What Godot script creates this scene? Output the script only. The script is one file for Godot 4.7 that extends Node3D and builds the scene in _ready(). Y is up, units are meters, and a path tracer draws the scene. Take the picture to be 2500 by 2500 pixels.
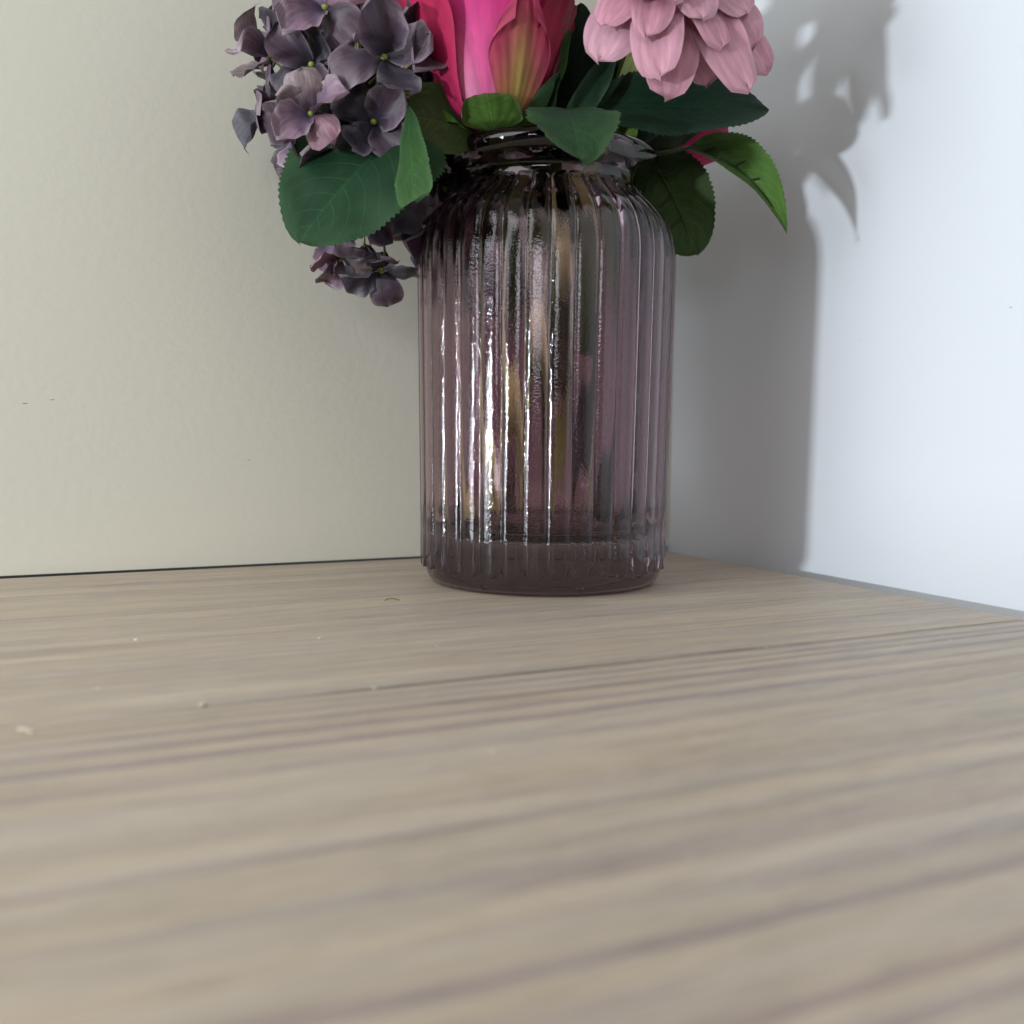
extends Node3D
# A ribbed purple glass vase with artificial flowers in the corner of a wooden surface. Built in centimetres by V(), stored in metres.

var rng := RandomNumberGenerator.new()
var M := {}

func V(x: float, y: float, z: float) -> Vector3:
	return Vector3(x, y, z) * 0.01

# ---------------------------------------------------------------- naming
func tag(o: Node, label := "", category := "", group := "", kind := "") -> void:
	if label: o.set_meta("label", label)
	if category: o.set_meta("category", category)
	if group: o.set_meta("group", group)
	if kind: o.set_meta("kind", kind)

func numbered(called: String, parent: Node) -> String:
	if not parent.has_node(NodePath(called)): return called
	var k := 1
	while parent.has_node(NodePath("%s_%03d" % [called, k])): k += 1
	return "%s_%03d" % [called, k]

func put(called: String, mesh: Mesh, mat: Material, parent: Node = self) -> MeshInstance3D:
	var o := MeshInstance3D.new()
	o.name = numbered(called, parent)
	o.mesh = mesh
	if mat: o.material_override = mat
	parent.add_child(o, true)
	return o

func thing(called: String, label: String, category: String, at := Vector3.ZERO, group := "") -> Node3D:
	var o := Node3D.new()
	o.name = numbered(called, self)
	add_child(o, true)
	o.position = at
	tag(o, label, category, group)
	return o

func sub(called: String, parent: Node) -> Node3D:
	var o := Node3D.new()
	o.name = numbered(called, parent)
	parent.add_child(o, true)
	return o

# ---------------------------------------------------------------- mesh helpers
func grid_mesh(pos: PackedVector3Array, col: PackedColorArray, uvs: PackedVector2Array, w: int, h: int, wrap := false) -> ArrayMesh:
	var nor := PackedVector3Array(); nor.resize(w * h)
	for j in h:
		for i in w:
			var i0 := i - 1; var i1 := i + 1
			if wrap:
				if i0 < 0: i0 = w - 2
				if i1 > w - 1: i1 = 1
			else:
				i0 = maxi(i0, 0); i1 = mini(i1, w - 1)
			var j0 := maxi(j - 1, 0); var j1 := mini(j + 1, h - 1)
			var n: Vector3 = (pos[j * w + i1] - pos[j * w + i0]).cross(pos[j1 * w + i] - pos[j0 * w + i])
			nor[j * w + i] = n.normalized() if n.length_squared() > 1e-22 else Vector3.ZERO
	for j in h:                                  # collapsed rows and tips take their neighbour's normal
		for i in w:
			if nor[j * w + i] == Vector3.ZERO:
				var jj := j + 1 if j + 1 < h else j - 1
				var n2: Vector3 = nor[jj * w + i]
				nor[j * w + i] = n2 if n2 != Vector3.ZERO else Vector3.UP
	var idx := PackedInt32Array(); idx.resize((w - 1) * (h - 1) * 6)
	var k := 0
	for j in h - 1:
		for i in w - 1:
			var a := j * w + i; var b := a + 1; var c := a + w; var d := c + 1
			idx[k] = a; idx[k + 1] = d; idx[k + 2] = b
			idx[k + 3] = a; idx[k + 4] = c; idx[k + 5] = d
			k += 6
	var arr := []; arr.resize(Mesh.ARRAY_MAX)
	arr[Mesh.ARRAY_VERTEX] = pos; arr[Mesh.ARRAY_NORMAL] = nor; arr[Mesh.ARRAY_TEX_UV] = uvs; arr[Mesh.ARRAY_INDEX] = idx
	if col.size(): arr[Mesh.ARRAY_COLOR] = col
	var m := ArrayMesh.new()
	m.add_surface_from_arrays(Mesh.PRIMITIVE_TRIANGLES, arr)
	return m

func sheet(nu: int, nv: int, fn: Callable) -> ArrayMesh:
	var pos := PackedVector3Array(); var col := PackedColorArray(); var uvs := PackedVector2Array()
	for j in nv + 1:
		for i in nu + 1:
			var u := float(i) / nu; var v := float(j) / nv
			var r: Array = fn.call(u, v)
			pos.append(r[0]); col.append(r[1]); uvs.append(Vector2(u, v))
	return grid_mesh(pos, col, uvs, nu + 1, nv + 1)

func catmull(p: Array, t: float) -> Vector3:
	var n := p.size() - 1
	var s := clampf(t, 0.0, 1.0) * n
	var i := mini(int(s), n - 1)
	var f := s - i
	var a: Vector3 = p[maxi(i - 1, 0)]; var b: Vector3 = p[i]; var c: Vector3 = p[i + 1]; var d: Vector3 = p[mini(i + 2, n)]
	return 0.5 * (2.0 * b + (c - a) * f + (2.0 * a - 5.0 * b + 4.0 * c - d) * f * f + (3.0 * b - a - 3.0 * c + d) * f * f * f)

func tube(points: Array, r0: float, r1: float, steps := 24, sides := 12, c0 := Color.WHITE, c1 := Color.WHITE, knobbly := 0.0) -> ArrayMesh:
	var pos := PackedVector3Array(); var col := PackedColorArray(); var uvs := PackedVector2Array()
	var ref := Vector3(0.31, 0.2, 0.93).normalized()
	for j in steps + 3:
		var t := clampf(float(j - 1) / steps, 0.0, 1.0)
		var c := catmull(points, t)
		var d := (catmull(points, minf(t + 0.01, 1.0)) - catmull(points, maxf(t - 0.01, 0.0))).normalized()
		var x := d.cross(ref).normalized(); var y := d.cross(x)
		var r := lerpf(r0, r1, t) * (1.0 + knobbly * sin(t * 31.0) * sin(t * 13.0 + 1.0))
		if j == 0 or j == steps + 2: r *= 0.02
		for i in sides + 1:
			var a := TAU * i / sides
			pos.append(c + (x * cos(a) - y * sin(a)) * r)
			col.append(c0.lerp(c1, sqrt(t))); uvs.append(Vector2(float(i) / sides, t * 4.0))
	return grid_mesh(pos, col, uvs, sides + 1, steps + 3, true)

# A leaf or petal from base b to tip t, facing n, w wide. fl / fr turn its two halves up, arch bends it along its length,
# bow bends the midrib sideways, p and q shape the outline towards base and tip, ser is the depth of its teeth.
func blade(b: Vector3, t: Vector3, n: Vector3, w: float, o: Dictionary) -> ArrayMesh:
	var d := (t - b); var ln := d.length(); d /= ln
	var nn := (n - d * n.dot(d)).normalized(); var sd := d.cross(nn)
	var p: float = o.get("p", 0.55); var q: float = o.get("q", 0.75)
	var vm := p / (p + q); var peak := pow(vm, p) * pow(1.0 - vm, q)
	var fl: float = o.get("fl", 0.25); var fr: float = o.get("fr", 0.25)
	var curve: float = o.get("curve", 0.0)
	var arch: float = o.get("arch", 0.05) * ln; var bow: float = o.get("bow", 0.0) * ln; var curl: float = o.get("curl", 0.0) * ln
	var rip: float = o.get("rip", 0.02) * ln; var rf: float = o.get("rf", 7.0); var ph: float = o.get("ph", 0.0)
	var ser: float = o.get("ser", 0.0); var teeth: float = o.get("teeth", 26.0)
	var c0: Color = o.get("c0", Color.WHITE); var c1: Color = o.get("c1", c0); var ce: Color = o.get("ce", c1); var ek: float = o.get("ek", 0.6)
	var notch: float = o.get("notch", 0.0)
	var asym: float = o.get("asym", 0.0)
	var nu: int = o.get("nu", 12); var nv: int = o.get("nv", 28)
	return sheet(nu, nv, func(uu: float, v: float) -> Array:
		var u := uu * 2.0 - 1.0
		var au := absf(u)
		var hw := w * 0.5 * pow(v, p) * pow(1.0 - v, q) / peak
		if ser > 0.0 and au > 0.99:
			hw *= 1.0 + ser * (fmod(v * teeth, 1.0) - 0.3)
		hw *= 1.0 + asym * signf(u)
		var ang := (fl if u < 0.0 else fr) + curve * au
		var lat := u * hw
		var pos := b + d * (ln * (v - notch * exp(-u * u * 30.0) * smoothstep(0.8, 1.0, v)))
		pos += sd * (lat * cos(ang) + bow * 4.0 * v * (1.0 - v)) + nn * (au * hw * sin(ang))
		pos += nn * (arch * 4.0 * v * (1.0 - v) + curl * v * v * v + rip * sin(v * rf + u * 2.3 + ph) * au * (0.3 + v) + rip * 0.5 * sin(v * rf * 2.3 + ph * 2.0 + u * 4.0) * au)
		var e := clampf(pow(au, 5.0) + pow(v, 14.0), 0.0, 1.0) * ek
		return [pos, c0.lerp(c1, smoothstep(0.0, 0.75, v)).lerp(ce, e)])

# ---------------------------------------------------------------- textures and materials
func lin(r: float, g: float, b: float) -> Color:
	return Color(r, g, b).linear_to_srgb()

func noise(freq: float, octaves := 3, sd := 1, type := FastNoiseLite.TYPE_SIMPLEX_SMOOTH) -> FastNoiseLite:
	var n := FastNoiseLite.new()
	n.seed = sd; n.frequency = freq; n.noise_type = type
	n.fractal_octaves = octaves
	n.fractal_type = FastNoiseLite.FRACTAL_FBM if octaves > 1 else FastNoiseLite.FRACTAL_NONE
	return n

func noise_tex(size: int, freq: float, octaves := 3, sd := 1) -> NoiseTexture2D:
	var t := NoiseTexture2D.new()
	t.width = size; t.height = size; t.seamless = true; t.noise = noise(freq, octaves, sd)
	return t

func bytes_tex(w: int, h: int, data: PackedByteArray) -> ImageTexture:
	return ImageTexture.create_from_image(Image.create_from_data(w, h, false, Image.FORMAT_RGB8, data))

func leaf_texture(size: int, veins: bool, weave: float, sd: int, streak := 0.0) -> ImageTexture:
	var data := PackedByteArray(); data.resize(size * size * 3)
	var nz := noise(0.012, 4, sd)
	var st := noise(0.02, 2, sd + 40)
	for y in size:
		for x in size:
			var u := 2.0 * x / size - 1.0; var v := float(y) / size
			var a := 0.90 + 0.10 * nz.get_noise_2d(x, y * 0.6)
			a += weave * sin((x * 0.55 + y * 1.0) * TAU * 90.0 / size)
			a += 0.4 * weave * sin((x * 1.0 - y * 0.4) * TAU * 120.0 / size)
			if not veins:
				var fan := u / (0.35 + v)
				a += streak * st.get_noise_2d(fan * 300.0, v * 60.0) + 0.5 * streak * st.get_noise_2d(fan * 1100.0 + 90.0, v * 90.0)
			if veins:
				var s := fmod((v - absf(u) * 0.34 + 0.03 * sin(absf(u) * 5.0)) * 8.0 + 8.0 + (0.5 if u > 0.0 else 0.0), 1.0)
				var vein := exp(-pow((s - 0.5) / 0.05, 2.0)) * (1.0 - 0.8 * absf(u))
				vein += 0.9 * exp(-pow(u / 0.022, 2.0))
				a += 0.20 * vein
			var c := clampi(int(a * 235.0), 0, 255)
			var k := (y * size + x) * 3
			data[k] = c; data[k + 1] = c; data[k + 2] = c
	return bytes_tex(size, size, data)

# Limed pine: u runs along the grain, v across it from the far wall to the front edge.
func wood_textures() -> Array:
	var w := 1024; var h := 2048
	var data := PackedByteArray(); data.resize(w * h * 3)
	var bump := PackedByteArray(); bump.resize(w * h)
	var n1 := noise(1.0, 3, 11); var n2 := noise(1.0, 2, 12); var n3 := noise(1.0, 3, 13); var n4 := noise(1.0, 2, 14)
	for y in h:
		var vcm := 62.0 * y / h
		var board := 0.0 if vcm < 26.6 else (1.0 if vcm < 45.8 else 2.0)
		for x in w:
			var ucm := 80.0 * x / w
			var warp := n1.get_noise_2d(ucm * 0.011, vcm * 0.04 + board * 7.0) * 1.5
			var s := (vcm + warp) * (0.85 if board > 0.5 else 1.5) + 1.5 * n2.get_noise_2d(vcm * 0.25 + board * 31.0, ucm * 0.002)
			var id := floorf(s); var f := s - id
			var amount := clampf(0.55 + 0.9 * n2.get_noise_2d(id * 3.7 + 50.0, ucm * 0.008 + board * 9.0), 0.0, 1.0)
			if board < 0.5: amount *= 0.55
			var late := smoothstep(0.30, 0.86, f) * (1.0 - smoothstep(0.93, 1.0, f)) * amount
			var fine := n3.get_noise_2d(ucm * 0.22, vcm * 12.0)
			var pore := smoothstep(0.28, 0.55, n2.get_noise_2d(ucm * 0.45 + 7.0, vcm * 16.0))
			var wash := n4.get_noise_2d(ucm * 0.03, vcm * 0.55 + board * 5.0)
			var seam := exp(-pow((vcm - 26.60) / 0.11, 2.0)) * clampf(0.6 + n1.get_noise_2d(ucm * 0.06, 3.0), 0.0, 1.0)
			var tint := n1.get_noise_2d(ucm * 0.045 + 40.0, vcm * 0.9)
			var a := 1.0 - 0.15 * late + 0.13 * fine + 0.065 * wash - 0.10 * pore - 0.50 * seam
			var r := 186.0 * a + 4.0 * tint - 2.0 * late
			var g := 172.0 * a - 5.0 * late
			var b := 154.5 * a - 6.0 * tint + 5.0 * late
			var k := (y * w + x) * 3
			data[k] = clampi(int(r), 0, 255); data[k + 1] = clampi(int(g), 0, 255); data[k + 2] = clampi(int(b), 0, 255)
			bump[y * w + x] = clampi(int(160.0 + 70.0 * fine - 50.0 * late - 70.0 * pore), 0, 255)
	return [bytes_tex(w, h, data), ImageTexture.create_from_image(Image.create_from_data(w, h, false, Image.FORMAT_L8, bump))]

func cloth(tex: Texture2D, rough := 0.65, sheen := 0.3, through := 0.12, spec := 0.4) -> StandardMaterial3D:
	var m := StandardMaterial3D.new()
	m.vertex_color_use_as_albedo = true
	m.albedo_texture = tex
	m.roughness = rough; m.metallic_specular = spec
	m.cull_mode = BaseMaterial3D.CULL_DISABLED
	m.heightmap_enabled = true; m.heightmap_texture = tex; m.heightmap_scale = 0.03
	if sheen > 0.0:
		m.rim_enabled = true; m.rim = sheen; m.rim_tint = 0.6
	if through > 0.0:
		m.backlight_enabled = true; m.backlight = Color(through, through, through).linear_to_srgb()
	return m

func make_materials() -> void:
	var leaf_t := leaf_texture(512, true, 0.05, 3)
	var petal_t := leaf_texture(512, false, 0.045, 5, 0.025)
	var satin_t := leaf_texture(512, false, 0.05, 6, 0.16)
	M.leaf = cloth(leaf_t, 0.55, 0.05, 0.08, 0.27)
	M.leaf.heightmap_scale = 0.08
	M.petal = cloth(petal_t, 0.6, 0.35, 0.15)
	M.satin = cloth(satin_t, 0.40, 0.2, 0.15, 0.55)
	M.rose = cloth(petal_t, 0.62, 0.12, 0.16, 0.35)
	var st := StandardMaterial3D.new()
	st.vertex_color_use_as_albedo = true; st.roughness = 0.45
	st.heightmap_enabled = true; st.heightmap_texture = noise_tex(256, 0.02, 3, 9); st.heightmap_scale = 0.06
	M.stem = st
	# purple glass, hammered like pressed glass
	var g := StandardMaterial3D.new()
	g.albedo_color = Color(1, 1, 1, 0)
	g.vertex_color_use_as_albedo = true          # the glass is darker where it is cast thick
	g.transparency = BaseMaterial3D.TRANSPARENCY_ALPHA
	g.refraction_enabled = true; g.refraction_scale = 0.052
	g.roughness = 0.0; g.metallic_specular = 0.5
	g.heightmap_enabled = true; g.heightmap_texture = noise_tex(512, 0.06, 2, 21); g.heightmap_scale = 0.006
	g.uv1_scale = Vector3(9, 25, 1)
	M.glass = g
	var g2 := g.duplicate() as StandardMaterial3D
	g2.heightmap_enabled = false; g2.roughness = 0.0
	M.glass_smooth = g2
	var wl := StandardMaterial3D.new()
	wl.albedo_color = lin(0.60, 0.57, 0.48); wl.roughness = 0.75
	wl.uv1_triplanar = true; wl.uv1_world_triplanar = true; wl.uv1_scale = Vector3(9, 9, 9)
	wl.heightmap_enabled = true; wl.heightmap_texture = noise_tex(1024, 0.018, 5, 31); wl.heightmap_scale = 0.010
	M.wall_beige = wl
	var wr := wl.duplicate() as StandardMaterial3D
	wr.albedo_color = lin(0.69, 0.72, 0.765); wr.heightmap_scale = 0.006
	M.wall_white = wr
	var wt := wood_textures()
	var wd := StandardMaterial3D.new()
	wd.albedo_texture = wt[0]; wd.roughness = 0.5; wd.metallic_specular = 0.4
	wd.heightmap_enabled = true; wd.heightmap_texture = wt[1]; wd.heightmap_scale = 0.02
	M.wood = wd

# ---------------------------------------------------------------- setting
const WALL_TURN := 0.48945
const CORNER := Vector3(0.06499, 0.0, -0.14766)

# a runs along the beige wall (0 at the white wall, negative away from it), b away from the beige wall
func on_table(a: float, b: float, y := 0.0) -> Vector3:
	return CORNER + Vector3(cos(WALL_TURN), 0, -sin(WALL_TURN)) * a + Vector3(sin(WALL_TURN), 0, cos(WALL_TURN)) * b + Vector3(0, y, 0)

func box(size: Vector3) -> BoxMesh:
	var m := BoxMesh.new(); m.size = size
	return m

func plank(b0: float, b1: float, a0: float, a1: float, y0: float, y1: float) -> ArrayMesh:
	# one board with eased long edges; its top takes the limed grain
	var pos := PackedVector3Array(); var uvs := PackedVector2Array()
	var e := 0.0012
	var prof := [[b0, y0], [b0, y1 - e], [b0 + e * 0.3, y1 - e * 0.3], [b0 + e, y1], [b1 - e, y1], [b1 - e * 0.3, y1 - e * 0.3], [b1, y1 - e], [b1, y0], [b0, y0]]
	for r in prof:
		for i in 2:
			var a: float = a1 if i == 0 else a0
			pos.append(on_table(a, r[0], r[1]))
			uvs.append(Vector2((a + 0.78) / 0.80, r[0] / 0.62 + (y1 - r[1]) * 0.2))
	var st := SurfaceTool.new()
	st.begin(Mesh.PRIMITIVE_TRIANGLES)
	for j in prof.size() - 1:
		for k in [2 * j, 2 * j + 2, 2 * j + 1, 2 * j + 1, 2 * j + 2, 2 * j + 3]:
			st.set_uv(uvs[k]); st.set_smooth_group(-1); st.add_vertex(pos[k])
	for i in 2:                                   # end grain
		var ring := []
		for j in prof.size() - 1: ring.append(2 * j + i)
		for j in range(1, ring.size() - 1):
			var tri := [ring[0], ring[j], ring[j + 1]] if i == 0 else [ring[0], ring[j + 1], ring[j]]
			for k in tri:
				st.set_uv(uvs[k]); st.set_smooth_group(-1); st.add_vertex(pos[k])
	st.generate_normals()
	return st.commit()

func setting() -> void:
	var wl := put("wall_left", box(Vector3(1.6, 1.1, 0.1)), M.wall_beige)
	wl.transform = Transform3D(Basis(Vector3.UP, WALL_TURN), on_table(-0.80 + 0.019, -0.0525, 0.5508))
	tag(wl, "", "", "", "structure")
	var wr := put("wall_right", box(Vector3(0.1, 1.1, 1.5)), M.wall_white)
	wr.transform = Transform3D(Basis(Vector3.UP, WALL_TURN), on_table(0.0185 + 0.05, 0.70, 0.25))
	tag(wr, "", "", "", "structure")
	var mark := SphereMesh.new(); mark.radius = 0.0006; mark.height = 0.0006; mark.radial_segments = 8; mark.rings = 4
	var mm := StandardMaterial3D.new(); mm.albedo_color = lin(.16, .13, .11); mm.roughness = 0.9
	for d in [[wl, -0.349, 0.082, 0.9], [wl, -0.337, 0.084, 0.7], [wl, -0.245, 0.055, 0.6]]:
		var o := put("scuff", mark, mm, d[0])
		o.position = (d[0] as Node3D).transform.affine_inverse() * on_table(d[1], -0.0025, d[2]); o.scale = Vector3(2.2, 0.7, 0.3) * d[3]
	for d in [[0.238, 0.125, 0.8], [0.155, 0.118, 0.5], [0.26, 0.215, 0.5]]:
		var o := put("scuff", mark, mm, wr)
		o.position = wr.transform.affine_inverse() * on_table(0.0185, d[0], d[1]); o.scale = Vector3(0.3, 0.6, 1.4) * d[2]
	var t := thing("wooden_table", "limed pine cabinet top with soft brown grain filling the foreground", "table")
	var first := put("plank", plank(0.0, 0.2658, -0.40, 0.0, -0.03, 0.0), M.wood, t)
	first.set_meta("label", "rear plank along the beige wall under the vase")
	put("plank", plank(0.2662, 0.458, -0.40, 0.0, -0.03, 0.0), M.wood, t)
	put("plank", plank(0.4584, 0.62, -0.40, 0.0, -0.03, 0.0), M.wood, t)
	var body := put("cabinet_body", box(Vector3(0.39, 0.5, 0.61)), M.wood, t)
	body.transform = Transform3D(Basis(Vector3.UP, WALL_TURN), on_table(-0.1955, 0.306, -0.2804))

# ---------------------------------------------------------------- vase
func make_vase() -> void:
	var ctl := [[0, .15], [3.5, .15], [4.5, .07], [4.95, 0], [5.3, .10], [5.53, .4], [5.64, .8], [5.69, 1.3], [5.70, 3], [5.78, 8], [5.87, 13.5], [5.88, 15.0], [5.82, 15.7], [5.67, 16.3], [5.42, 16.8], [5.05, 17.25], [4.60, 17.68], [4.36, 17.98], [4.26, 18.35], [4.27, 18.6], [4.40, 18.78], [4.78, 18.98], [5.08, 19.24], [5.20, 19.52], [5.16, 19.78], [4.98, 19.97], [4.7, 20.04], [4.42, 19.97], [4.18, 19.76], [3.98, 19.4], [3.90, 18.9], [3.90, 18.3], [4.05, 17.85], [4.4, 17.4], [4.88, 16.9], [5.22, 16.3], [5.40, 15.5], [5.43, 13.5], [5.36, 8], [5.30, 4.6], [5.18, 3.4], [4.85, 2.65], [4.1, 2.25], [2.6, 2.08], [0, 2.02]]
	var pts := []
	for c in ctl: pts.append(Vector3(c[0], c[1], 0))
	# resample: Catmull-Rom through the points, with more rows where the ribs end
	var prof := []
	for i in ctl.size() - 1:
		var a: Vector3 = pts[i]; var b: Vector3 = pts[i + 1]
		var n := clampi(int(a.distance_to(b) / 0.12), 2, 12)
		if i >= 6 and i <= 8: n = 16
		for k in n: prof.append(catmull(pts, (i + float(k) / n) / (ctl.size() - 1)))
	prof.append(pts[-1])
	var ribs := 36; var per := 14; var w := ribs * per + 1; var h := prof.size()
	var s := PackedFloat32Array(); s.resize(h)
	for j in range(1, h): s[j] = s[j - 1] + prof[j].distance_to(prof[j - 1])
	var s0 := -1.0; var s1 := -1.0                # the ribs run between these heights on the outside
	for j in h:
		if s0 < 0.0 and prof[j].x > 5.0 and prof[j].y > 0.78: s0 = s[j]
		if s1 < 0.0 and s0 > 0.0 and prof[j].y > 18.12: s1 = s[j]
	var pos := PackedVector3Array(); var uvs := PackedVector2Array(); var col := PackedColorArray()
	var thin := Color(0.57, 0.405, 0.465); var thick := Color(0.11, 0.076, 0.09)
	for j in h:
		var p: Vector3 = prof[j]
		var heavy := maxf(smoothstep(2.7, 1.9, p.y) if s[j] < s1 else 0.0, 0.8 * smoothstep(17.6, 19.0, p.y))
		var tan: Vector3 = (prof[mini(j + 1, h - 1)] - prof[maxi(j - 1, 0)]).normalized()
		var nx := tan.y; var ny := -tan.x
		var q := minf(s[j] - s0, s1 - s[j])
		var ends := 0.5 * p.x / 5.8
		var k := 0.0
		if q > 0.0: k = 1.0 if q > ends else sqrt(1.0 - pow(1.0 - q / ends, 2.0))
		var depth := 0.112 * clampf(p.x / 5.6, 0.5, 1.0)
		for i in w:
			var th := TAU * i / (w - 1)
			var x := fmod(float(i), per) / per * 2.0 - 1.0
			var d := 0.0
			if k > 0.02 and absf(x) <= k:
				d = depth * (0.45 + 1.15 * (1.0 - pow(absf(x), 3.4))) * minf((1.0 - absf(x) / k) * 6.0 + (1.0 if k >= 1.0 else 0.0), 1.0)
			var r := p.x + nx * d; var y := p.y + ny * d
			pos.append(V(r * sin(th), y, r * cos(th)))
			uvs.append(Vector2(float(i) / (w - 1), s[j] * 0.01)); col.append(thin.lerp(thick, heavy))
	# two surfaces in one closed body: the hammered wall, and the smooth neck and lip
	var arr := grid_mesh(pos, col, uvs, w, h, true).surface_get_arrays(0)
	var all: PackedInt32Array = arr[Mesh.ARRAY_INDEX]
	var body := PackedInt32Array(); var lip := PackedInt32Array()
	for j in h - 1:
		var part := all.slice(j * (w - 1) * 6, (j + 1) * (w - 1) * 6)
		if prof[j].y > 16.2 or prof[j].y < 2.2 or s[j] > s1 or s[j] < s0: lip.append_array(part)
		else: body.append_array(part)
	var mesh := ArrayMesh.new()
	for idx in [body, lip]:
		var a2 := arr.duplicate(); a2[Mesh.ARRAY_INDEX] = idx
		mesh.add_surface_from_arrays(Mesh.PRIMITIVE_TRIANGLES, a2)
	mesh.surface_set_material(0, M.glass); mesh.surface_set_material(1, M.glass_smooth)
	var o := put("glass_vase", mesh, null)
	tag(o, "tall ribbed vase of smoky purple glass standing in the corner", "vase")
	o.rotation.y = 0.03

# ---------------------------------------------------------------- hydrangea
func petal_kind(kind: int, variant: int) -> ArrayMesh:
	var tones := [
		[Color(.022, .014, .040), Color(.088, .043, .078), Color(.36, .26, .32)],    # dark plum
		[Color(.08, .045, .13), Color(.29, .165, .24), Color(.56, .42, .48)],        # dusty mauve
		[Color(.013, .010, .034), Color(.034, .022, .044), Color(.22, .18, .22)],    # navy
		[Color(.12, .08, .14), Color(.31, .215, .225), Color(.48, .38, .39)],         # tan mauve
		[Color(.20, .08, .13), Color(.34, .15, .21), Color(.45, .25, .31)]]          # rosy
	var c: Array = tones[kind]
	var r := RandomNumberGenerator.new(); r.seed = kind * 17 + variant
	var ln: float = [2.1, 1.95, 2.2][variant] * 0.01
	return blade(V(0, 0.08, 0), Vector3(0, ln, 0.002 + 0.003 * variant), Vector3(0, -0.25, 1), ln * [0.92, 0.82, 1.0][variant], {
		"p": 0.62, "q": 0.33, "fl": 0.35 - 0.22 * variant, "fr": 0.15 + 0.15 * variant, "curve": -0.5 + 0.45 * variant, "arch": 0.13 - 0.16 * (variant % 2), "curl": [-0.16, 0.2, -0.05][variant],
		"rip": 0.075, "rf": 6.0 + r.randf() * 3.0, "ph": r.randf() * 6.0, "notch": 0.05 * (variant % 2), "asym": r.randf_range(-.12, .12),
		"c0": c[0], "c1": c[1], "ce": c[2], "ek": 0.75, "nu": 12, "nv": 14})

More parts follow.
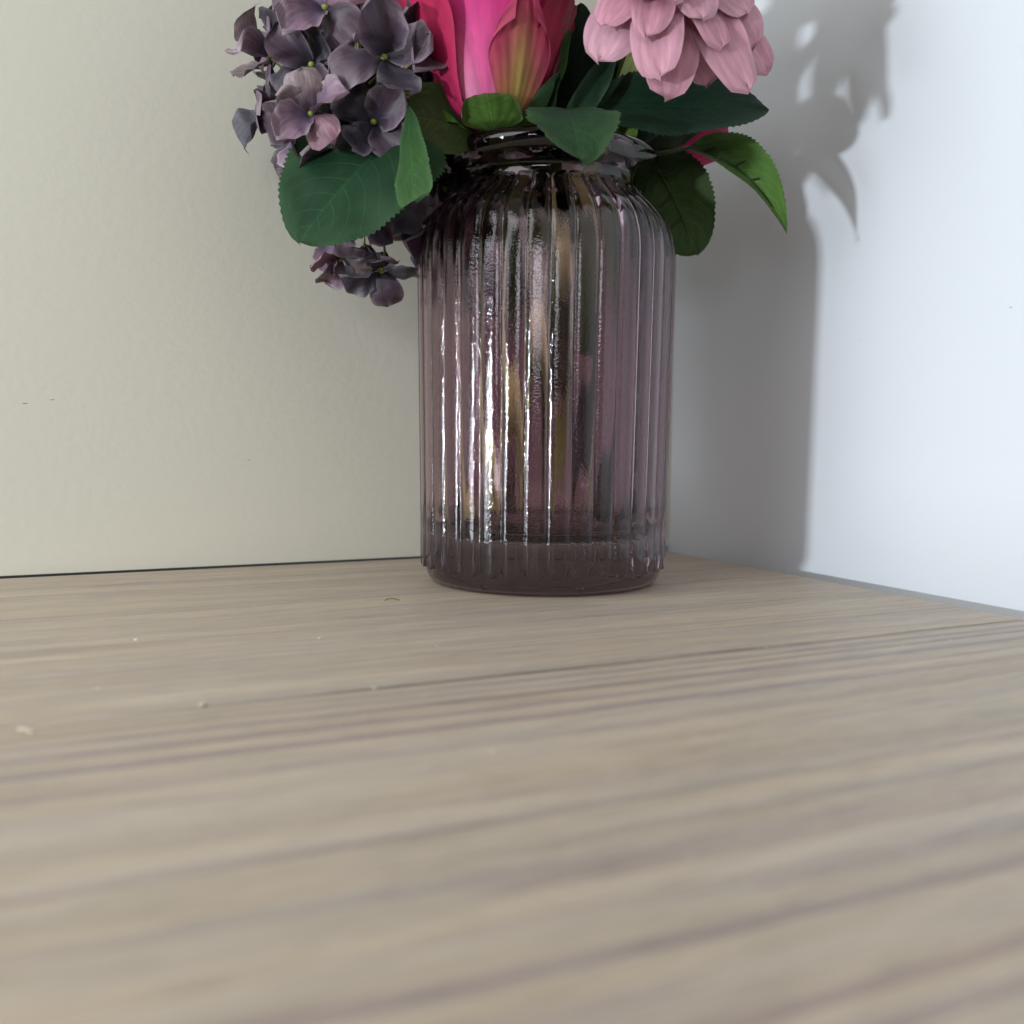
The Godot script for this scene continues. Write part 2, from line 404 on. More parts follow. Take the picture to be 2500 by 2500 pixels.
func make_hydrangea() -> void:
	var t := thing("hydrangea_stem", "plum and mauve cloth hydrangea head leaning out left of the vase", "artificial flower", V(0, 2.2, 0))
	var base := V(0, 2.2, 0)
	put("stem", tube([V(1.6, 0.5, -2.2), V(0.1, 8, -0.6), V(-1.5, 16.0, 0.2), V(-2.4, 18.4, 0.4), V(-5.5, 20.2, 0.6), V(-8.6, 20.4, 0.5)], 0.0036, 0.0026, 40, 12, Color(.60, .85, .22), Color(.30, .40, .12)), M.stem, t)
	var lib := []
	for k in 5:
		var row := []
		for v in 3: row.append(petal_kind(k, v))
		lib.append(row)
	var bead := SphereMesh.new(); bead.radius = 0.0016; bead.height = 0.0026; bead.radial_segments = 10; bead.rings = 6
	var bm := StandardMaterial3D.new(); bm.albedo_color = lin(.24, .27, .05); bm.roughness = 0.5
	var wm := StandardMaterial3D.new(); wm.albedo_color = lin(.22, .22, .09); wm.roughness = 0.4
	var c := V(-8.5, 22.8, 0.5); var rad := Vector3(0.039, 0.074, 0.042)
	var spots := []                               # [centre, facing, petals, turn, size, tones]
	spots.append([V(-6.83, 22.5, 5.5), Vector3(0.15, 0.02, 1), 4, 25.0, 1.12, [0, 0, 0, 2]])
	spots.append([V(-9.85, 20.2, 5.5), Vector3(-0.05, 0.05, 1), 5, 20.0, 0.86, [1, 3, 3, 1, 4]])
	spots.append([V(-12.3, 23.5, 2.6), Vector3(-0.85, 0.5, 0.35), 4, 62.0, 0.95, [3, 4, 3, 1]])
	spots.append([V(-10.1, 22.7, 4.0), Vector3(-0.35, 0.1, 1), 4, 40.0, 0.95, [2, 0, 2, 0]])
	spots.append([V(-9.5, 24.9, 4.3), Vector3(-0.1, 0.35, 1), 4, 45.0, 1.05, [4, 1, 1, 0]])
	spots.append([V(-7.4, 20.2, 4.6), Vector3(0.1, -0.35, 1), 4, 50.0, 0.95, [0, 2, 2, 0]])
	spots.append([V(-9.4, 15.1, 1.6), Vector3(-0.2, -1.0, 0.3), 4, 30.0, 0.78, [0, 4, 1, 3]])
	spots.append([V(-7.5, 14.5, 1.8), Vector3(0.0, -0.75, 0.65), 4, 0.0, 0.84, [2, 0, 2, 0]])
	spots.append([V(-9.6, 15.9, 1.6), Vector3(-0.7, -0.6, 0.4), 4, 75.0, 0.72, [4, 3, 1, 0]])
	spots.append([V(-5.6, 16.6, 0.4), Vector3(0.5, -0.6, 0.5), 4, 15.0, 0.9, [0, 4, 0, 2]])
	spots.append([V(-4.9, 18.4, 0.2), Vector3(0.5, 0.0, 0.7), 4, 35.0, 0.95, [0, 2, 0, 1]])
	spots.append([V(-9.4, 18.4, 0.8), Vector3(-1, 0.0, 0.2), 4, 10.0, 0.75, [0, 2, 0, 3]])
	spots.append([V(-5.4, 23.4, 4.0), Vector3(0.5, 0.2, 1), 4, 60.0, 1.0, [0, 2, 0, 2]])
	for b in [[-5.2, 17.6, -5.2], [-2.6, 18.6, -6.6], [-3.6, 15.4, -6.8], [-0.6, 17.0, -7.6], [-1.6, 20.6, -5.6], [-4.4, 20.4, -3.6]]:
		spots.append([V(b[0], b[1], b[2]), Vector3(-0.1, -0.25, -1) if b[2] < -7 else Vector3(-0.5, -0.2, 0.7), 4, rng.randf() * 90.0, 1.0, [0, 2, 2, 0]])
	var hero := spots.size()
	for i in 52:
		var yy := 1.0 - 2.0 * (i + 0.5) / 52.0
		var rr := sqrt(1.0 - yy * yy); var ph := i * 2.39996
		var n := Vector3(rr * cos(ph), yy, rr * sin(ph))
		var p := c + n * rad
		var close := false
		for k in hero:
			if p.distance_to(spots[k][0]) < 0.021: close = true
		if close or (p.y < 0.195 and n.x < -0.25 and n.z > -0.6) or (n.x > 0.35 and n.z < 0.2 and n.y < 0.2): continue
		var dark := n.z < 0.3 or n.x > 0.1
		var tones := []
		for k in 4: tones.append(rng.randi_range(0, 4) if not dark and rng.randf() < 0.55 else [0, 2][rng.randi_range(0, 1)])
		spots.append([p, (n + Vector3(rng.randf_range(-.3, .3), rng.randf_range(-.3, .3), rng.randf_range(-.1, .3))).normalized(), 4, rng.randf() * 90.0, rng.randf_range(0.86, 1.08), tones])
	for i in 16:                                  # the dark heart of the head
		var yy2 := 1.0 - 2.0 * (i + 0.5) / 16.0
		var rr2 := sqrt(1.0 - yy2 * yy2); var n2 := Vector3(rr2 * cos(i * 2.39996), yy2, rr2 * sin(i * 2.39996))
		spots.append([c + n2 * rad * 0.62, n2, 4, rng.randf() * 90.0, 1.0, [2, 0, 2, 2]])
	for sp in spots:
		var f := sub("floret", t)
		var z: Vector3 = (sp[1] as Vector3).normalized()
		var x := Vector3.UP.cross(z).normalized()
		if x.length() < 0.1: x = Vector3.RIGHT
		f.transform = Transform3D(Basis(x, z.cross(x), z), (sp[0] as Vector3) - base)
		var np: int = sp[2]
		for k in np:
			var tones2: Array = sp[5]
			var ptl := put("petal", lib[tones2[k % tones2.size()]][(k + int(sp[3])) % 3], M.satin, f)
			var a := deg_to_rad(float(sp[3]) - 90.0 + 360.0 / np * k + rng.randf_range(-9, 9))
			var sz: float = sp[4]
			ptl.transform = Transform3D(Basis(Vector3(0, 0, 1), a) * Basis(Vector3(1, 0, 0), rng.randf_range(-0.05, 0.5)) * Basis(Vector3(0, 1, 0), rng.randf_range(-0.35, 0.35)), Vector3(0, 0, 0.0002 * k)).scaled_local(Vector3(sz, sz, sz))
		var bd := put("floret_centre", bead, bm, f)
		bd.position = Vector3(0, 0, 0.0016)
		var back: Vector3 = c.lerp(sp[0], 0.25)
		var wire := put("wire", tube([f.transform.affine_inverse() * (back - base), Vector3(0, 0, -0.012), Vector3.ZERO], 0.0007, 0.0006, 10, 6), wm, f)
		wire.position = Vector3.ZERO

# ---------------------------------------------------------------- roses
var axis_frame := {}

# A petal wrapped round a bud: centre angle phi and half-width om (radians), from height h0 to h1, off outside the bud.
func wrap_petal(o: Dictionary) -> ArrayMesh:
	var at: Vector3 = o.at; var up: Vector3 = (o.up as Vector3).normalized()
	var xx := up.cross(Vector3(0, 0, -1)).normalized() * -1.0
	xx = Vector3(1, 0, 0); xx = (xx - up * xx.dot(up)).normalized()
	var zz := xx.cross(up).normalized()
	var size: float = o.get("size", 1.0)
	var prof := [Vector3(0.35, 0, 0), Vector3(1.25, 0.3, 0), Vector3(1.95, 0.95, 0), Vector3(2.5, 2.1, 0), Vector3(2.95, 3.6, 0), Vector3(3.2, 5.2, 0), Vector3(3.15, 6.6, 0), Vector3(2.7, 8.0, 0)]
	var phi: float = o.phi; var om: float = o.om; var off: float = o.get("off", 0.0)
	var h0: float = o.get("h0", 0.0); var h1: float = o.h1
	var flare: float = o.get("flare", 0.0); var dip: float = o.get("dip", 0.25); var pw: float = o.get("pw", 0.5)
	var crease: float = o.get("crease", 0.03); var lean: float = o.get("lean", 0.0)
	var c0: Color = o.c0; var c1: Color = o.c1; var ce: Color = o.get("ce", c1); var cm: Color = o.get("cm", c1); var km: float = o.get("km", 0.0)
	return sheet(28, 30, func(uu: float, v: float) -> Array:
		var u := uu * 2.0 - 1.0
		var half := om * (0.25 + 0.75 * pow(v, pw)) if v < 0.6 else om * (0.25 + 0.75 * pow(v, pw)) * (1.0 - dip * pow((v - 0.6) / 0.4, 2.0))
		var th := phi + u * half + lean * v * v
		var hgt := lerpf(h0, h1 - dip * 1.6 * u * u * u * u, v)
		var g := catmull(prof, clampf(_prof_t(prof, hgt), 0.0, 1.0))
		var r := g.x + off * smoothstep(0.0, 0.3, v) + flare * pow(v, 6.0) + flare * 0.6 * pow(absf(u), 5.0) * v
		r += crease * sin(u * 9.0 + v * 2.0 + phi) * v * (1.0 - 0.4 * v) + crease * 0.6 * sin(u * 21.0 + phi * 3.0 - v * 3.0) * v
		var pos := at + (xx * (sin(th) * r) + zz * (cos(th) * r) + up * hgt) * 0.01 * size
		var cc := c0.lerp(c1, smoothstep(0.05, 0.7, v))
		cc = cc.lerp(cm, km * exp(-u * u * 7.0) * smoothstep(1.0, 0.35, v))
		cc = cc.lerp(ce, clampf(pow(absf(u), 8.0) * 0.6 + pow(v, 18.0) * 0.6, 0, 1))
		return [pos, cc])

func _prof_t(prof: Array, hgt: float) -> float:
	var n := prof.size() - 1
	for i in n:
		if hgt <= prof[i + 1].y:
			return (i + (hgt - prof[i].y) / (prof[i + 1].y - prof[i].y)) / n
	return 1.0

func make_rose() -> void:
	var base := V(0, 2.2, 0)
	var t := thing("rose_stem", "large magenta cloth rose at the front of the vase rim", "artificial flower", base)
	var at := V(-2.15, 19.95, 3.3) - base; var up := Vector3(-0.055, 1, 0.03)
	var mg := Color(.56, .018, .12); var dk := Color(.42, .008, .055); var pale := Color(.92, .33, .53); var hot := Color(.84, .03, .26)
	var P := [
		{"phi": 3.1, "om": 1.0, "h1": 7.4, "off": -0.1, "c0": dk, "c1": mg},
		{"phi": 2.0, "om": 1.0, "h1": 7.0, "off": -0.2, "flare": 0.1, "c0": dk, "c1": mg},
		{"phi": -2.1, "om": 1.0, "h1": 7.2, "off": 0.0, "flare": 0.3, "c0": dk, "c1": mg},
		{"phi": 0.5, "om": 1.1, "h1": 7.6, "off": -0.35, "c0": dk, "c1": mg},
		{"phi": -0.16, "om": 0.98, "h1": 7.3, "off": -0.05, "flare": 0.25, "c0": pale, "c1": hot, "cm": Color(.92, .085, .36), "km": 0.7, "crease": 0.02},
		{"phi": -1.18, "om": 0.86, "h1": 5.9, "off": 0.14, "flare": 0.75, "c0": mg, "c1": Color(.62, .02, .11), "ce": Color(.66, .05, .15), "crease": 0.045},
		{"phi": 1.32, "om": 0.80, "h1": 5.15, "off": 0.04, "flare": 0.35, "c0": dk, "c1": Color(.40, .008, .05), "crease": 0.05},
		{"phi": 0.42, "om": 0.56, "h1": 4.9, "off": 0.20, "flare": 0.25, "dip": 0.75, "pw": 0.42, "lean": 0.0, "c0": Color(.40, .22, .06), "c1": Color(.56, .05, .13), "cm": Color(.42, .30, .08), "km": 0.9, "ce": Color(.60, .08, .17), "crease": 0.08}]
	for d in P:
		d.at = at; d.up = up
		put("petal", wrap_petal(d), M.rose, t)
	var gr := Color(.10, .22, .035); var dg := Color(.035, .085, .03)
	for d in [
		{"phi": -0.12, "om": 0.95, "h0": -0.15, "h1": 1.1, "off": 0.26, "dip": 0.4, "pw": 0.5, "flare": 0.35, "c0": gr, "c1": gr, "ce": Color(.24, .34, .12), "crease": 0.06},
		{"phi": -1.6, "om": 0.7, "h0": -0.15, "h1": 1.9, "off": 0.30, "dip": 0.8, "pw": 0.5, "flare": 0.5, "c0": gr, "c1": gr, "crease": 0.05},
		{"phi": 1.15, "om": 0.60, "h0": -0.15, "h1": 2.2, "off": 0.25, "dip": 0.85, "pw": 0.5, "flare": 0.2, "c0": gr, "c1": dg, "crease": 0.05}]:
		d.at = at; d.up = up
		put("sepal", wrap_petal(d), M.leaf, t)
	put("sepal", blade(V(-0.2, 20.3, 3.9) - base, V(0.9, 24.1, 4.3) - base, Vector3(1, -0.2, 0.6), 0.010, {"p": 0.6, "q": 0.9, "fl": 0.5, "fr": 0.5, "arch": -0.06, "c0": dg, "c1": dg, "ce": gr, "ser": 0.06}), M.leaf, t)
	put("stem", tube([at + V(0.1, 0.3, 0), V(-1.8, 17.2, 2.6), V(-1.2, 15.8, 1.4), V(0.0, 11.6, 1.2), V(1.0, 8.0, 1.4), V(3.2, 0.7, 2.4)], 0.0042, 0.0064, 40, 12, Color(.30, .44, .08), Color(.02, .012, .01), 0.08), M.stem, t)
	# leaves of the rose: the folded one left of the bud and the small one hanging over the rim
	var deep := Color(.017, .053, .022)
	put("leaf", blade(V(-6.2, 20.0, 4.2) - base, V(-10.25, 14.85, 6.2) - base, Vector3(-0.3, 0.2, 1), 0.070, {"p": 0.24, "q": 0.50, "fl": 0.34, "fr": 0.16, "curve": -0.2, "arch": 0.05, "rip": 0.02, "rf": 9.0, "ser": 0.08, "teeth": 30, "c0": deep, "c1": Color(.018, .060, .026), "ce": Color(.040, .10, .035), "nv": 92, "nu": 16}), M.leaf, t)
	put("leaf", blade(V(-2.9, 20.2, 3.2) - base, V(-6.0, 20.35, 5.0) - base, Vector3(0.25, 0.1, 1), 0.030, {"p": 0.5, "q": 0.28, "fl": 0.15, "fr": 0.25, "arch": 0.03, "bow": 0.0, "ser": 0.05, "teeth": 24, "c0": Color(.055, .075, .022), "c1": Color(.060, .085, .025), "ce": Color(.07, .11, .03), "nv": 48}), M.leaf, t)
	put("leaf", blade(V(-5.75, 20.38, 6.2) - base, V(-5.22, 16.15, 8.0) - base, Vector3(-0.5, 0.1, 1), 0.021, {"p": 0.75, "q": 0.22, "fl": 0.2, "fr": -0.3, "arch": -0.03, "bow": 0.03, "ser": 0.08, "teeth": 22, "c0": Color(.025, .080, .022), "c1": Color(.045, .120, .032), "ce": Color(.10, .19, .08), "nv": 44}), M.leaf, t)
	put("leaf", blade(V(0.75, 20.6, 5.0) - base, V(1.35, 17.85, 7.4) - base, Vector3(0.1, 0.6, 1), 0.038, {"p": 0.36, "q": 0.62, "fl": 0.1, "fr": 0.2, "arch": 0.10, "rip": 0.04, "ser": 0.10, "teeth": 18, "c0": deep, "c1": Color(.028, .080, .030), "ce": Color(.08, .15, .06), "nv": 44}), M.leaf, t)
	put("leaf", blade(V(0.6, 20.2, 3.2) - base, V(2.9, 23.8, 3.0) - base, Vector3(0.3, 0, 1), 0.013, {"p": 0.6, "q": 0.8, "fl": 0.6, "fr": 0.2, "arch": 0.08, "ser": 0.05, "c0": deep, "c1": deep, "ce": Color(.08, .14, .08), "nv": 44}), M.leaf, t)

# ---------------------------------------------------------------- pink dahlia
func make_dahlia() -> void:
	var base := V(0, 2.2, 0)
	var t := thing("dahlia_stem", "pale pink cloth dahlia with drooping petals over the right of the rim", "artificial flower", base)
	var c := V(4.85, 26.4, 4.4) - base
	var ax := Vector3(-0.05, 0.22, 1).normalized()
	var x := Vector3.UP.cross(ax).normalized(); var y := ax.cross(x)
	var pk := Color(.72, .29, .39); var lt := Color(.84, .46, .56); var dp := Color(.58, .15, .25)
	# drooping petals over the rim: tip, width (cm), lean of the face, deep tint
	for d in [[V(1.99, 22.3, 5.8), 2.5, -.25, .1], [V(4.72, 20.66, 6.2), 2.3, .05, .0], [V(8.2, 21.07, 6.0), 2.2, .2, .1], [V(9.14, 22.12, 4.6), 2.0, .3, .25], [V(8.4, 22.9, 5.3), 2.7, .25, .15], [V(6.6, 21.6, 4.6), 2.2, .1, .3],
			[V(4.45, 21.15, 7.0), 2.15, -.15, .05], [V(6.85, 22.41, 6.5), 1.9, .5, .2], [V(8.09, 24.15, 5.7), 2.4, .3, .1], [V(2.11, 23.3, 6.6), 1.9, -.2, .5],
			[V(3.76, 22.5, 7.5), 1.75, -.05, .75], [V(6.03, 23.4, 7.2), 1.9, .1, .2], [V(3.2, 23.8, 7.8), 1.5, -.1, .8], [V(4.8, 23.7, 7.9), 1.5, .05, .6]]:
		var tip: Vector3 = (d[0] as Vector3) - base
		var out := (tip - c); out -= ax * out.dot(ax)
		var b := c + out.normalized() * 0.006 + ax * maxf(0.0, (tip - c).dot(ax) * 0.55)
		var n := (ax + Vector3(d[2], 0.15, 0) + out.normalized() * 0.35).normalized()
		put("petal", blade(b, tip, n, d[1] * 0.01, {"p": 0.85, "q": rng.randf_range(.40, .50), "fl": rng.randf_range(.05, .35), "fr": rng.randf_range(.05, .35), "curve": -0.2, "arch": rng.randf_range(0.10, 0.17), "curl": rng.randf_range(-0.05, 0.05), "rip": 0.028, "rf": rng.randf_range(4.0, 7.0), "ph": rng.randf() * 6.0, "notch": 0.03 if rng.randf() < 0.5 else 0.0, "asym": rng.randf_range(-.14, .14), "bow": rng.randf_range(-.03, .03), "c0": pk.lerp(dp, d[3] + 0.15), "c1": pk.lerp(lt, rng.randf()).lerp(dp, d[3] * 0.6), "ce": lt, "ek": 0.5, "nu": 14, "nv": 20}), M.petal, t)
	var rings := [[6, 5.9, 2.5, -0.05], [6, 5.0, 2.3, 0.12], [5, 3.8, 2.0, 0.4], [7, 2.8, 1.7, 0.7], [7, 1.9, 1.3, 1.0]]
	for k in rings.size():
		var rg: Array = rings[k]
		for i in rg[0]:
			var a: float = PI * (i + 0.5) / rg[0] + rng.randf_range(-.1, .1) if k < 3 else TAU * (i + 0.3 * k) / rg[0]
			var e: float = rg[3] + rng.randf_range(-0.09, 0.09)
			var rad := x * cos(a) + y * sin(a)
			var dir := rad * cos(e) + ax * sin(e)
			var nn := ax * cos(e) - rad * sin(e) + ax.cross(rad) * rng.randf_range(-.3, .3)
			var b := c + rad * 0.005 + ax * (0.0035 * k)
			put("petal", blade(b, b + dir * (float(rg[1]) * rng.randf_range(0.92, 1.06) * 0.01), nn, rg[2] * 0.01, {"p": 0.85, "q": 0.42, "fl": 0.35, "fr": 0.35, "curve": -0.55, "arch": 0.1, "rip": 0.025, "rf": 6.0, "ph": rng.randf() * 6.0, "c0": pk.lerp(dp, 0.2 + 0.15 * k), "c1": pk.lerp(lt, rng.randf()), "ce": lt, "ek": 0.5, "nu": 12, "nv": 14}), M.petal, t)
	put("stem", tube([c - ax * 0.004, c - ax * 0.025 + V(-0.8, -1.2, 0), V(3.0, 19.4, 0.8), V(1.8, 16.2, 0.8), V(0.35, 12.0, 0.9), V(-1.9, 5.4, 1.2), V(-3.5, 0.55, 1.6)], 0.0040, 0.0048, 40, 12, Color(.56, .74, .28), Color(.80, .98, .38)), M.stem, t)
	put("calyx", tube([c - ax * 0.016, c - ax * 0.002], 0.004, 0.016, 8, 14, Color(.05, .12, .03), Color(.05, .12, .03)), M.stem, t)
	var dg := Color(.011, .034, .015)
	put("leaf", blade(V(1.85, 21.6, 2.4) - base, V(9.8, 21.5, 2.0) - base, Vector3(0, 0.35, 1), 0.034, {"p": 0.5, "q": 0.62, "fl": 0.25, "fr": 0.25, "bow": 0.03, "arch": 0.05, "ser": 0.10, "teeth": 28, "c0": dg, "c1": Color(.012, .040, .022), "ce": Color(.04, .09, .05), "nv": 80, "nu": 14}), M.leaf, t)

# ---------------------------------------------------------------- the rose behind, its leaves, and the green blades
func leaf_with_ribs(t: Node3D, b: Vector3, tip: Vector3, n: Vector3, w: float, o: Dictionary, ribs: Array) -> void:
	var lf := put("leaf", blade(b, tip, n, w, o), M.leaf, t)
	var d := tip - b; var ln := d.length(); d /= ln
	var nn := (n - d * n.dot(d)).normalized(); var sd := d.cross(nn)
	var bow: float = o.get("bow", 0.0) * ln; var arch: float = o.get("arch", 0.05) * ln
	var mid := []
	for k in 8:
		var v := 0.8 * k / 7.0
		mid.append(b + d * ln * v + sd * bow * 4.0 * v * (1.0 - v) + nn * (arch * 4.0 * v * (1.0 - v) + 0.0004))
	var vc := Color(.03, .05, .015)
	put("leaf_rib", tube(mid, 0.0008, 0.0003, 20, 6, vc, vc), M.stem, lf)
	for r in ribs:
		var v: float = r[0]; var side: float = r[1]; var a: float = (o.get("fl", 0.25) if side < 0 else o.get("fr", 0.25))
		var p := b + d * ln * v + sd * bow * 4.0 * v * (1.0 - v) + nn * (arch * 4.0 * v * (1.0 - v) + 0.0005)
		var q := p + d * ln * 0.04 + (sd * signf(side) * cos(a) + nn * sin(a)) * absf(side) * 0.007
		put("leaf_rib", tube([p, p.lerp(q, 0.5) + nn * 0.0002, q], 0.0006, 0.0004, 8, 6, vc, vc), M.stem, lf)

func make_small_rose() -> void:
	var base := V(0, 2.2, 0)
	var t := thing("rosebud_stem", "half hidden magenta rosebud with drooping green leaves right behind the rim", "artificial flower", base)
	var at := V(5.2, 21.0, -4.6) - base; var up := Vector3(1.0, 0.72, 0.1)
	var mg := Color(.58, .02, .14)
	for d in [{"phi": 0.0, "om": 1.2, "h1": 7.0, "c0": Color(.6, .12, .22), "c1": mg}, {"phi": 2.1, "om": 1.2, "h1": 7.0, "c0": mg, "c1": mg}, {"phi": -2.1, "om": 1.2, "h1": 7.0, "c0": mg, "c1": mg}, {"phi": 0.9, "om": 0.9, "h1": 6.0, "off": 0.2, "flare": 0.3, "c0": mg, "c1": mg}]:
		d.at = at; d.up = up; d.size = 0.55
		put("petal", wrap_petal(d), M.rose, t)
	put("stem", tube([at, V(3.9, 20.0, -3.4) - base, V(2.4, 16.2, -1.8), V(0.6, 11.5, -0.6), V(-1.6, 6.0, -0.2), V(-3.0, 0.6, -1.2)], 0.0036, 0.0042, 40, 12, Color(.30, .40, .12), Color(.80, .95, .34), 0.06), M.stem, t)
	put("stem", tube([V(3.2, 18.9, -2.2) - base, V(4.4, 20.3, -1.6) - base, V(5.6, 20.45, -1.1) - base, V(6.75, 20.68, -1.0) - base], 0.0012, 0.0011, 20, 8, Color(.05, .07, .02), Color(.05, .07, .02)), M.stem, t)
	var olive := Color(.030, .045, .016)
	leaf_with_ribs(t, V(4.25, 20.9, -2.2) - base, V(8.1, 23.2, -3.0) - base, Vector3(0.2, 0.3, 1), 0.022, {"p": 0.5, "q": 0.6, "fl": 0.1, "fr": 0.2, "ser": 0.05, "teeth": 30, "c0": olive, "c1": olive, "ce": Color(.04, .06, .02), "nv": 60}, [])
	leaf_with_ribs(t, V(4.9, 20.6, -2.0) - base, V(7.2, 15.65, -1.0) - base, Vector3(-0.35, 0.05, 1), 0.038, {"p": 0.45, "q": 0.55, "fl": 0.1, "fr": 0.25, "bow": -0.03, "arch": 0.04, "ser": 0.08, "teeth": 24, "c0": Color(.042, .072, .020), "c1": Color(.055, .098, .028), "ce": Color(.05, .085, .03), "nv": 68}, [[0.25, -1.0], [0.45, 1.0], [0.66, 0.9]])
	leaf_with_ribs(t, V(6.7, 20.65, -1.0) - base, V(10.85, 16.2, 1.5) - base, Vector3(-0.25, 0.2, 1), 0.021, {"p": 0.40, "q": 0.85, "fl": 0.25, "fr": 0.9, "bow": -0.10, "arch": 0.05, "asym": -0.35, "ser": 0.08, "teeth": 26, "c0": Color(.055, .12, .025), "c1": Color(.11, .235, .045), "ce": Color(.13, .26, .06), "nv": 80}, [[0.12, -0.7], [0.38, -0.7], [0.55, -0.4]])

func make_greens() -> void:
	var base := V(0, 2.2, 0)
	var t := thing("foliage_stem", "yellow green and dark green blades standing upright behind the rose", "artificial foliage", base)
	var yg := Color(.13, .22, .03)
	put("blade_leaf", blade(V(1.5, 10.5, 0.6) - base, V(4.0, 25.0, 1.6) - base, Vector3(-0.45, 0, 1), 0.022, {"p": 0.25, "q": 0.4, "fl": 0.35, "fr": 0.35, "arch": -0.02, "rip": 0.004, "c0": yg, "c1": yg, "ce": Color(.2, .3, .06), "nv": 40}), M.leaf, t)
	put("blade_leaf", blade(V(-0.6, 9.5, -0.6) - base, V(-2.6, 24.0, -0.8) - base, Vector3(0.35, 0, 1), 0.014, {"p": 0.25, "q": 0.5, "fl": 0.35, "fr": 0.35, "arch": -0.03, "rip": 0.004, "c0": yg, "c1": yg, "ce": Color(.2, .3, .06), "nv": 40}), M.leaf, t)
	put("stem", tube([V(0.5, 22, -1.6) - base, V(0.3, 16.2, -1.2), V(-0.6, 9, -0.8), V(-1.6, 0.4, -2.4)], 0.0030, 0.0030, 30, 10, Color(.10, .18, .05), Color(.12, .14, .05)), M.stem, t)
	var dk := Color(.012, .028, .016)
	for l in [[1.0, 21, -1.2, -0.2, 28, -2.6, 4.2], [1.6, 21, -1.4, 3.6, 27, -2.8, 4.0], [2.2, 20.6, -1.6, 6.6, 24.5, -3.0, 3.2], [0.4, 20.8, -1.6, -4.2, 24, -2.6, 4.2], [1.4, 20.4, -0.6, 2.2, 25.6, 0.2, 3.2], [0.6, 20.4, 0.2, 1.4, 26.5, 1.0, 3.4], [-0.4, 20.2, -1.2, -4.6, 19.8, -2.4, 3.0], [2.0, 20.4, -1.4, 4.8, 22.0, -0.6, 2.6], [1.0, 19.9, -4.0, 2.6, 14.4, -7.4, 4.2], [2.2, 19.9, -3.6, 5.0, 15.8, -5.6, 3.6], [0.0, 19.9, -4.0, 0.4, 13.0, -8.2, 3.8]]:
		put("leaf", blade(V(l[0], l[1], l[2]) - base, V(l[3], l[4], l[5]) - base, Vector3(rng.randf_range(-.4, .4), 0.1, 1), l[6] * 0.01, {"p": 0.5, "q": 0.65, "fl": 0.2, "fr": 0.3, "arch": 0.06, "ser": 0.05, "teeth": 36, "c0": dk, "c1": Color(.018, .045, .024), "nv": 72}), M.leaf, t)

# ---------------------------------------------------------------- crumbs on the table
func crumb(at: Vector3, r: float, colour: Color, label: String, sd: int) -> void:
	r *= 0.55
	var nz := noise(1.4, 2, sd)
	var pos := PackedVector3Array(); var uvs := PackedVector2Array()
	for j in 9:
		for i in 13:
			var a := TAU * i / 12.0; var b := PI * j / 8.0
			var d := Vector3(sin(b) * cos(a) * 1.5, cos(b) * 0.6, -sin(b) * sin(a))
			pos.append(d * r * (1.0 + 0.5 * nz.get_noise_3dv(Vector3(sin(b) * cos(a), cos(b), sin(b) * sin(a)) * 1.3)))
			uvs.append(Vector2(i / 12.0, j / 8.0))
	var m := StandardMaterial3D.new(); m.albedo_color = colour; m.roughness = 0.8
	var o := put("crumb", grid_mesh(pos, PackedColorArray(), uvs, 13, 9, true), m)
	o.position = at + Vector3(0, r * 0.45, 0)
	o.rotation.y = sd * 1.3
	tag(o, label, "crumb", "crumbs lying on the table")

func dust() -> void:
	var st := SurfaceTool.new(); st.begin(Mesh.PRIMITIVE_TRIANGLES)
	for i in 90:
		var p := on_table(rng.randf_range(-0.37, -0.01), rng.randf_range(0.02, 0.40), 0.0001)
		var r := rng.randf_range(0.00012, 0.00035); var a := rng.randf() * TAU
		var ring := []
		for k in 5: ring.append(p + Vector3(cos(a - k * 1.2566) * r * (1.0 + 0.8 * (k % 2)), 0, sin(a - k * 1.2566) * r))
		var top := p + Vector3(0, r * 0.7, 0)
		for k in 5:
			for v in [ring[k], top, ring[(k + 1) % 5]]: st.add_vertex(v)
	st.generate_normals()
	var m := StandardMaterial3D.new(); m.albedo_color = lin(.66, .62, .55); m.roughness = 0.9
	tag(put("dust", st.commit(), m), "fine pale dust flecks scattered over the wooden top", "dust", "", "stuff")

func fibre(points: Array, r: float, colour: Color, called: String, label: String) -> void:
	var m := StandardMaterial3D.new(); m.albedo_color = colour; m.roughness = 0.7
	tag(put(called, tube(points, r, r, 16, 6), m), label, "fibre")

func make_bits() -> void:
	dust()
	var pale := lin(.62, .55, .42); var white := lin(.7, .68, .62)
	crumb(on_table(-0.314, 0.2655), 0.0015, pale, "pale crumb lodged in the dark joint between the planks, largest of the crumbs", 1)
	crumb(on_table(-0.268, 0.2665), 0.0007, pale, "tiny crumb in the plank joint between the largest crumb and the vase", 2)
	crumb(on_table(-0.263, 0.194), 0.0007, white, "tiny white crumb on the rear plank in front and left of the vase", 3)
	crumb(on_table(-0.337, 0.236), 0.0006, white, "tiny white crumb on the rear plank near the left edge, just behind the plank joint", 4)
	crumb(on_table(-0.320, 0.172), 0.0008, white, "flat white crumb on the rear plank, farthest left towards the beige wall", 5)
	crumb(on_table(-0.262, 0.331), 0.0008, pale, "blurred pale crumb on the middle plank in the foreground", 6)
	fibre([on_table(-0.357, 0.2705, 0.0005), on_table(-0.3555, 0.274, 0.001), on_table(-0.3540, 0.2755, 0.0004)], 0.00028, pale, "wood_splinter", "small pale splinter by the plank joint at the left edge")
	fibre([on_table(-0.217, 0.129, 0.0003), on_table(-0.214, 0.1296, 0.001), on_table(-0.211, 0.131, 0.0003)], 0.00022, lin(.10, .13, .03), "green_thread", "short dark green thread on the rear plank just left of the vase foot")

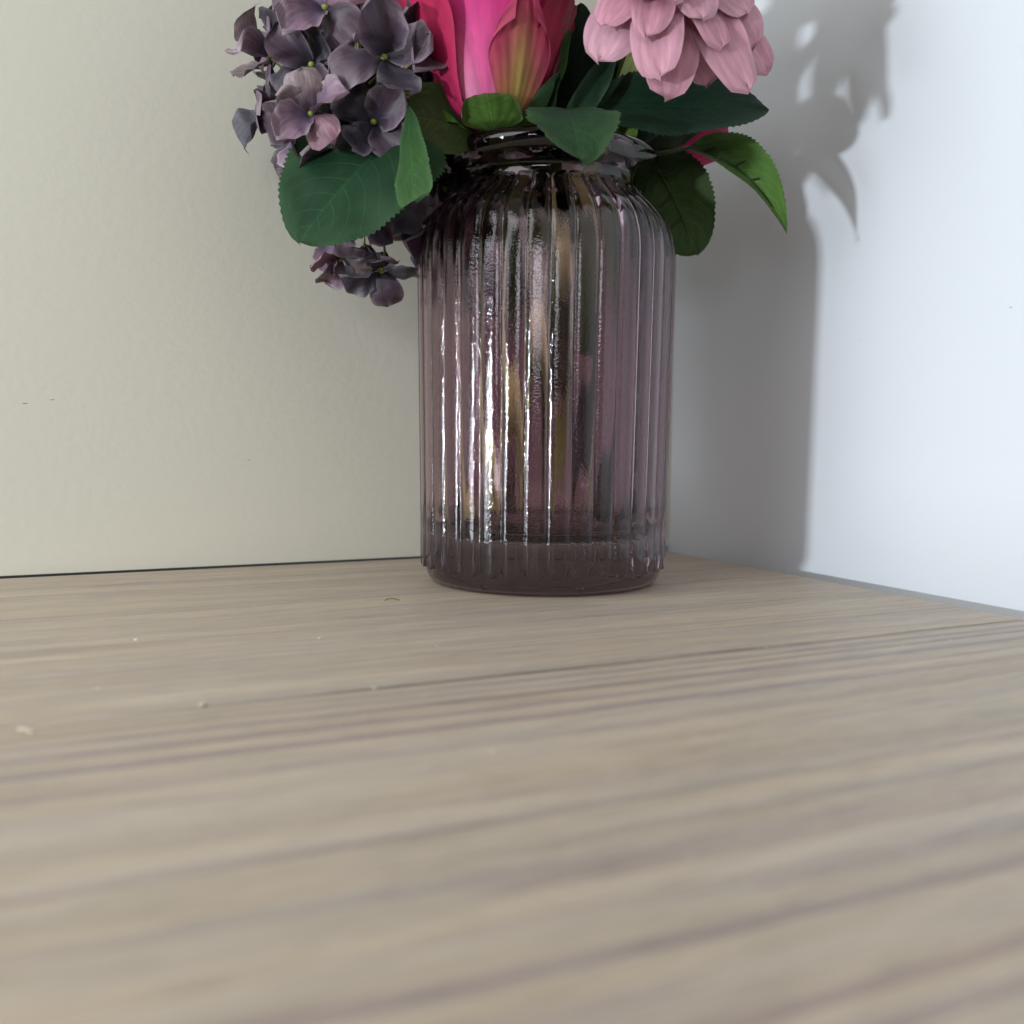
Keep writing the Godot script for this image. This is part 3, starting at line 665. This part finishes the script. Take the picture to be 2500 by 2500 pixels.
# ---------------------------------------------------------------- scene
func area(called: String, at: Vector3, to: Vector3, size: Vector2, energy: float, colour: Color) -> void:
	var l := AreaLight3D.new()
	l.name = called
	l.area_size = size; l.light_energy = energy; l.light_color = colour
	l.set("area_normalize_energy", true)
	l.set("area_range", 6.0); l.set("omni_range", 6.0)
	l.shadow_enabled = true
	add_child(l)
	l.look_at_from_position(at, to, Vector3.UP)

func _ready() -> void:
	rng.seed = 7
	# camera
	var pitch := 0.07936; var yaw := 0.0303; var roll := 0.01078
	var fwd := Vector3(-sin(yaw) * cos(pitch), -sin(pitch), -cos(yaw) * cos(pitch))
	var right := Vector3(cos(yaw), 0, -sin(yaw)); var up := right.cross(fwd)
	var cam := Camera3D.new(); cam.name = "camera"
	var at := CameraAttributesPhysical.new()
	at.frustum_focal_length = 24.08; at.frustum_focus_distance = 0.452; at.frustum_near = 0.02; at.frustum_far = 20.0
	at.exposure_aperture = 6.4
	add_child(cam)
	cam.attributes = at
	cam.fov = 52.98
	cam.global_transform = Transform3D(Basis(right * cos(roll) + up * sin(roll), up * cos(roll) - right * sin(roll), -fwd), Vector3(0, 0.07186, 0.4925))
	cam.current = true
	# the dim room around, the low window light from the left and the soft light of the room
	var env := Environment.new()
	env.background_mode = Environment.BG_COLOR
	env.background_color = lin(0.035, 0.035, 0.035)
	env.tonemap_mode = Environment.TONE_MAPPER_LINEAR
	env.tonemap_exposure = 0.95
	env.sdfgi_enabled = true; env.ssao_enabled = true; env.ssil_enabled = true
	var we := WorldEnvironment.new(); we.name = "environment"; we.environment = env
	add_child(we)
	var az := deg_to_rad(46.5)
	var to_light := Vector3(-sin(az), 0, cos(az))
	area("window_gap_light", V(4, 6, 0) + to_light * 1.7 + Vector3(0, -0.012, 0), V(4, 6, 0), Vector2(0.10, 0.045), 1.78, Color(0.93, 0.97, 1.0))
	var az2 := deg_to_rad(57.0)
	area("low_window_light", V(0, 6, 0) + Vector3(-sin(az2), 0, cos(az2)) * 1.7 + Vector3(0, -0.17, 0), V(0, 6, 0), Vector2(0.44, 0.13), 0.40, Color(0.93, 0.97, 1.0))
	area("left_window_light", Vector3(-0.60, 0.46, 0.46), Vector3(-0.20, 0.0, 0.28), Vector2(0.8, 0.55), 0.52, Color(0.97, 0.99, 1.0))
	area("far_window_light", Vector3(-0.26, 0.36, 1.85), Vector3(0, 0.1, 0), Vector2(0.7, 0.28), 0.44, Color(0.98, 0.99, 1.0))
	area("room_light", Vector3(0.95, 1.5, 1.95), Vector3(0, 0.05, 0), Vector2(2.6, 2.4), 1.5, Color(1.0, 0.98, 0.95))
	area("ceiling_light", Vector3(0.0, 1.75, 0.95), Vector3(0, 0.0, 0.25), Vector2(2.4, 2.4), 0.40, Color(1.0, 0.985, 0.96))
	make_materials()
	setting()
	make_vase()
	make_hydrangea()
	make_rose()
	make_dahlia()
	make_small_rose()
	make_greens()
	make_bits()
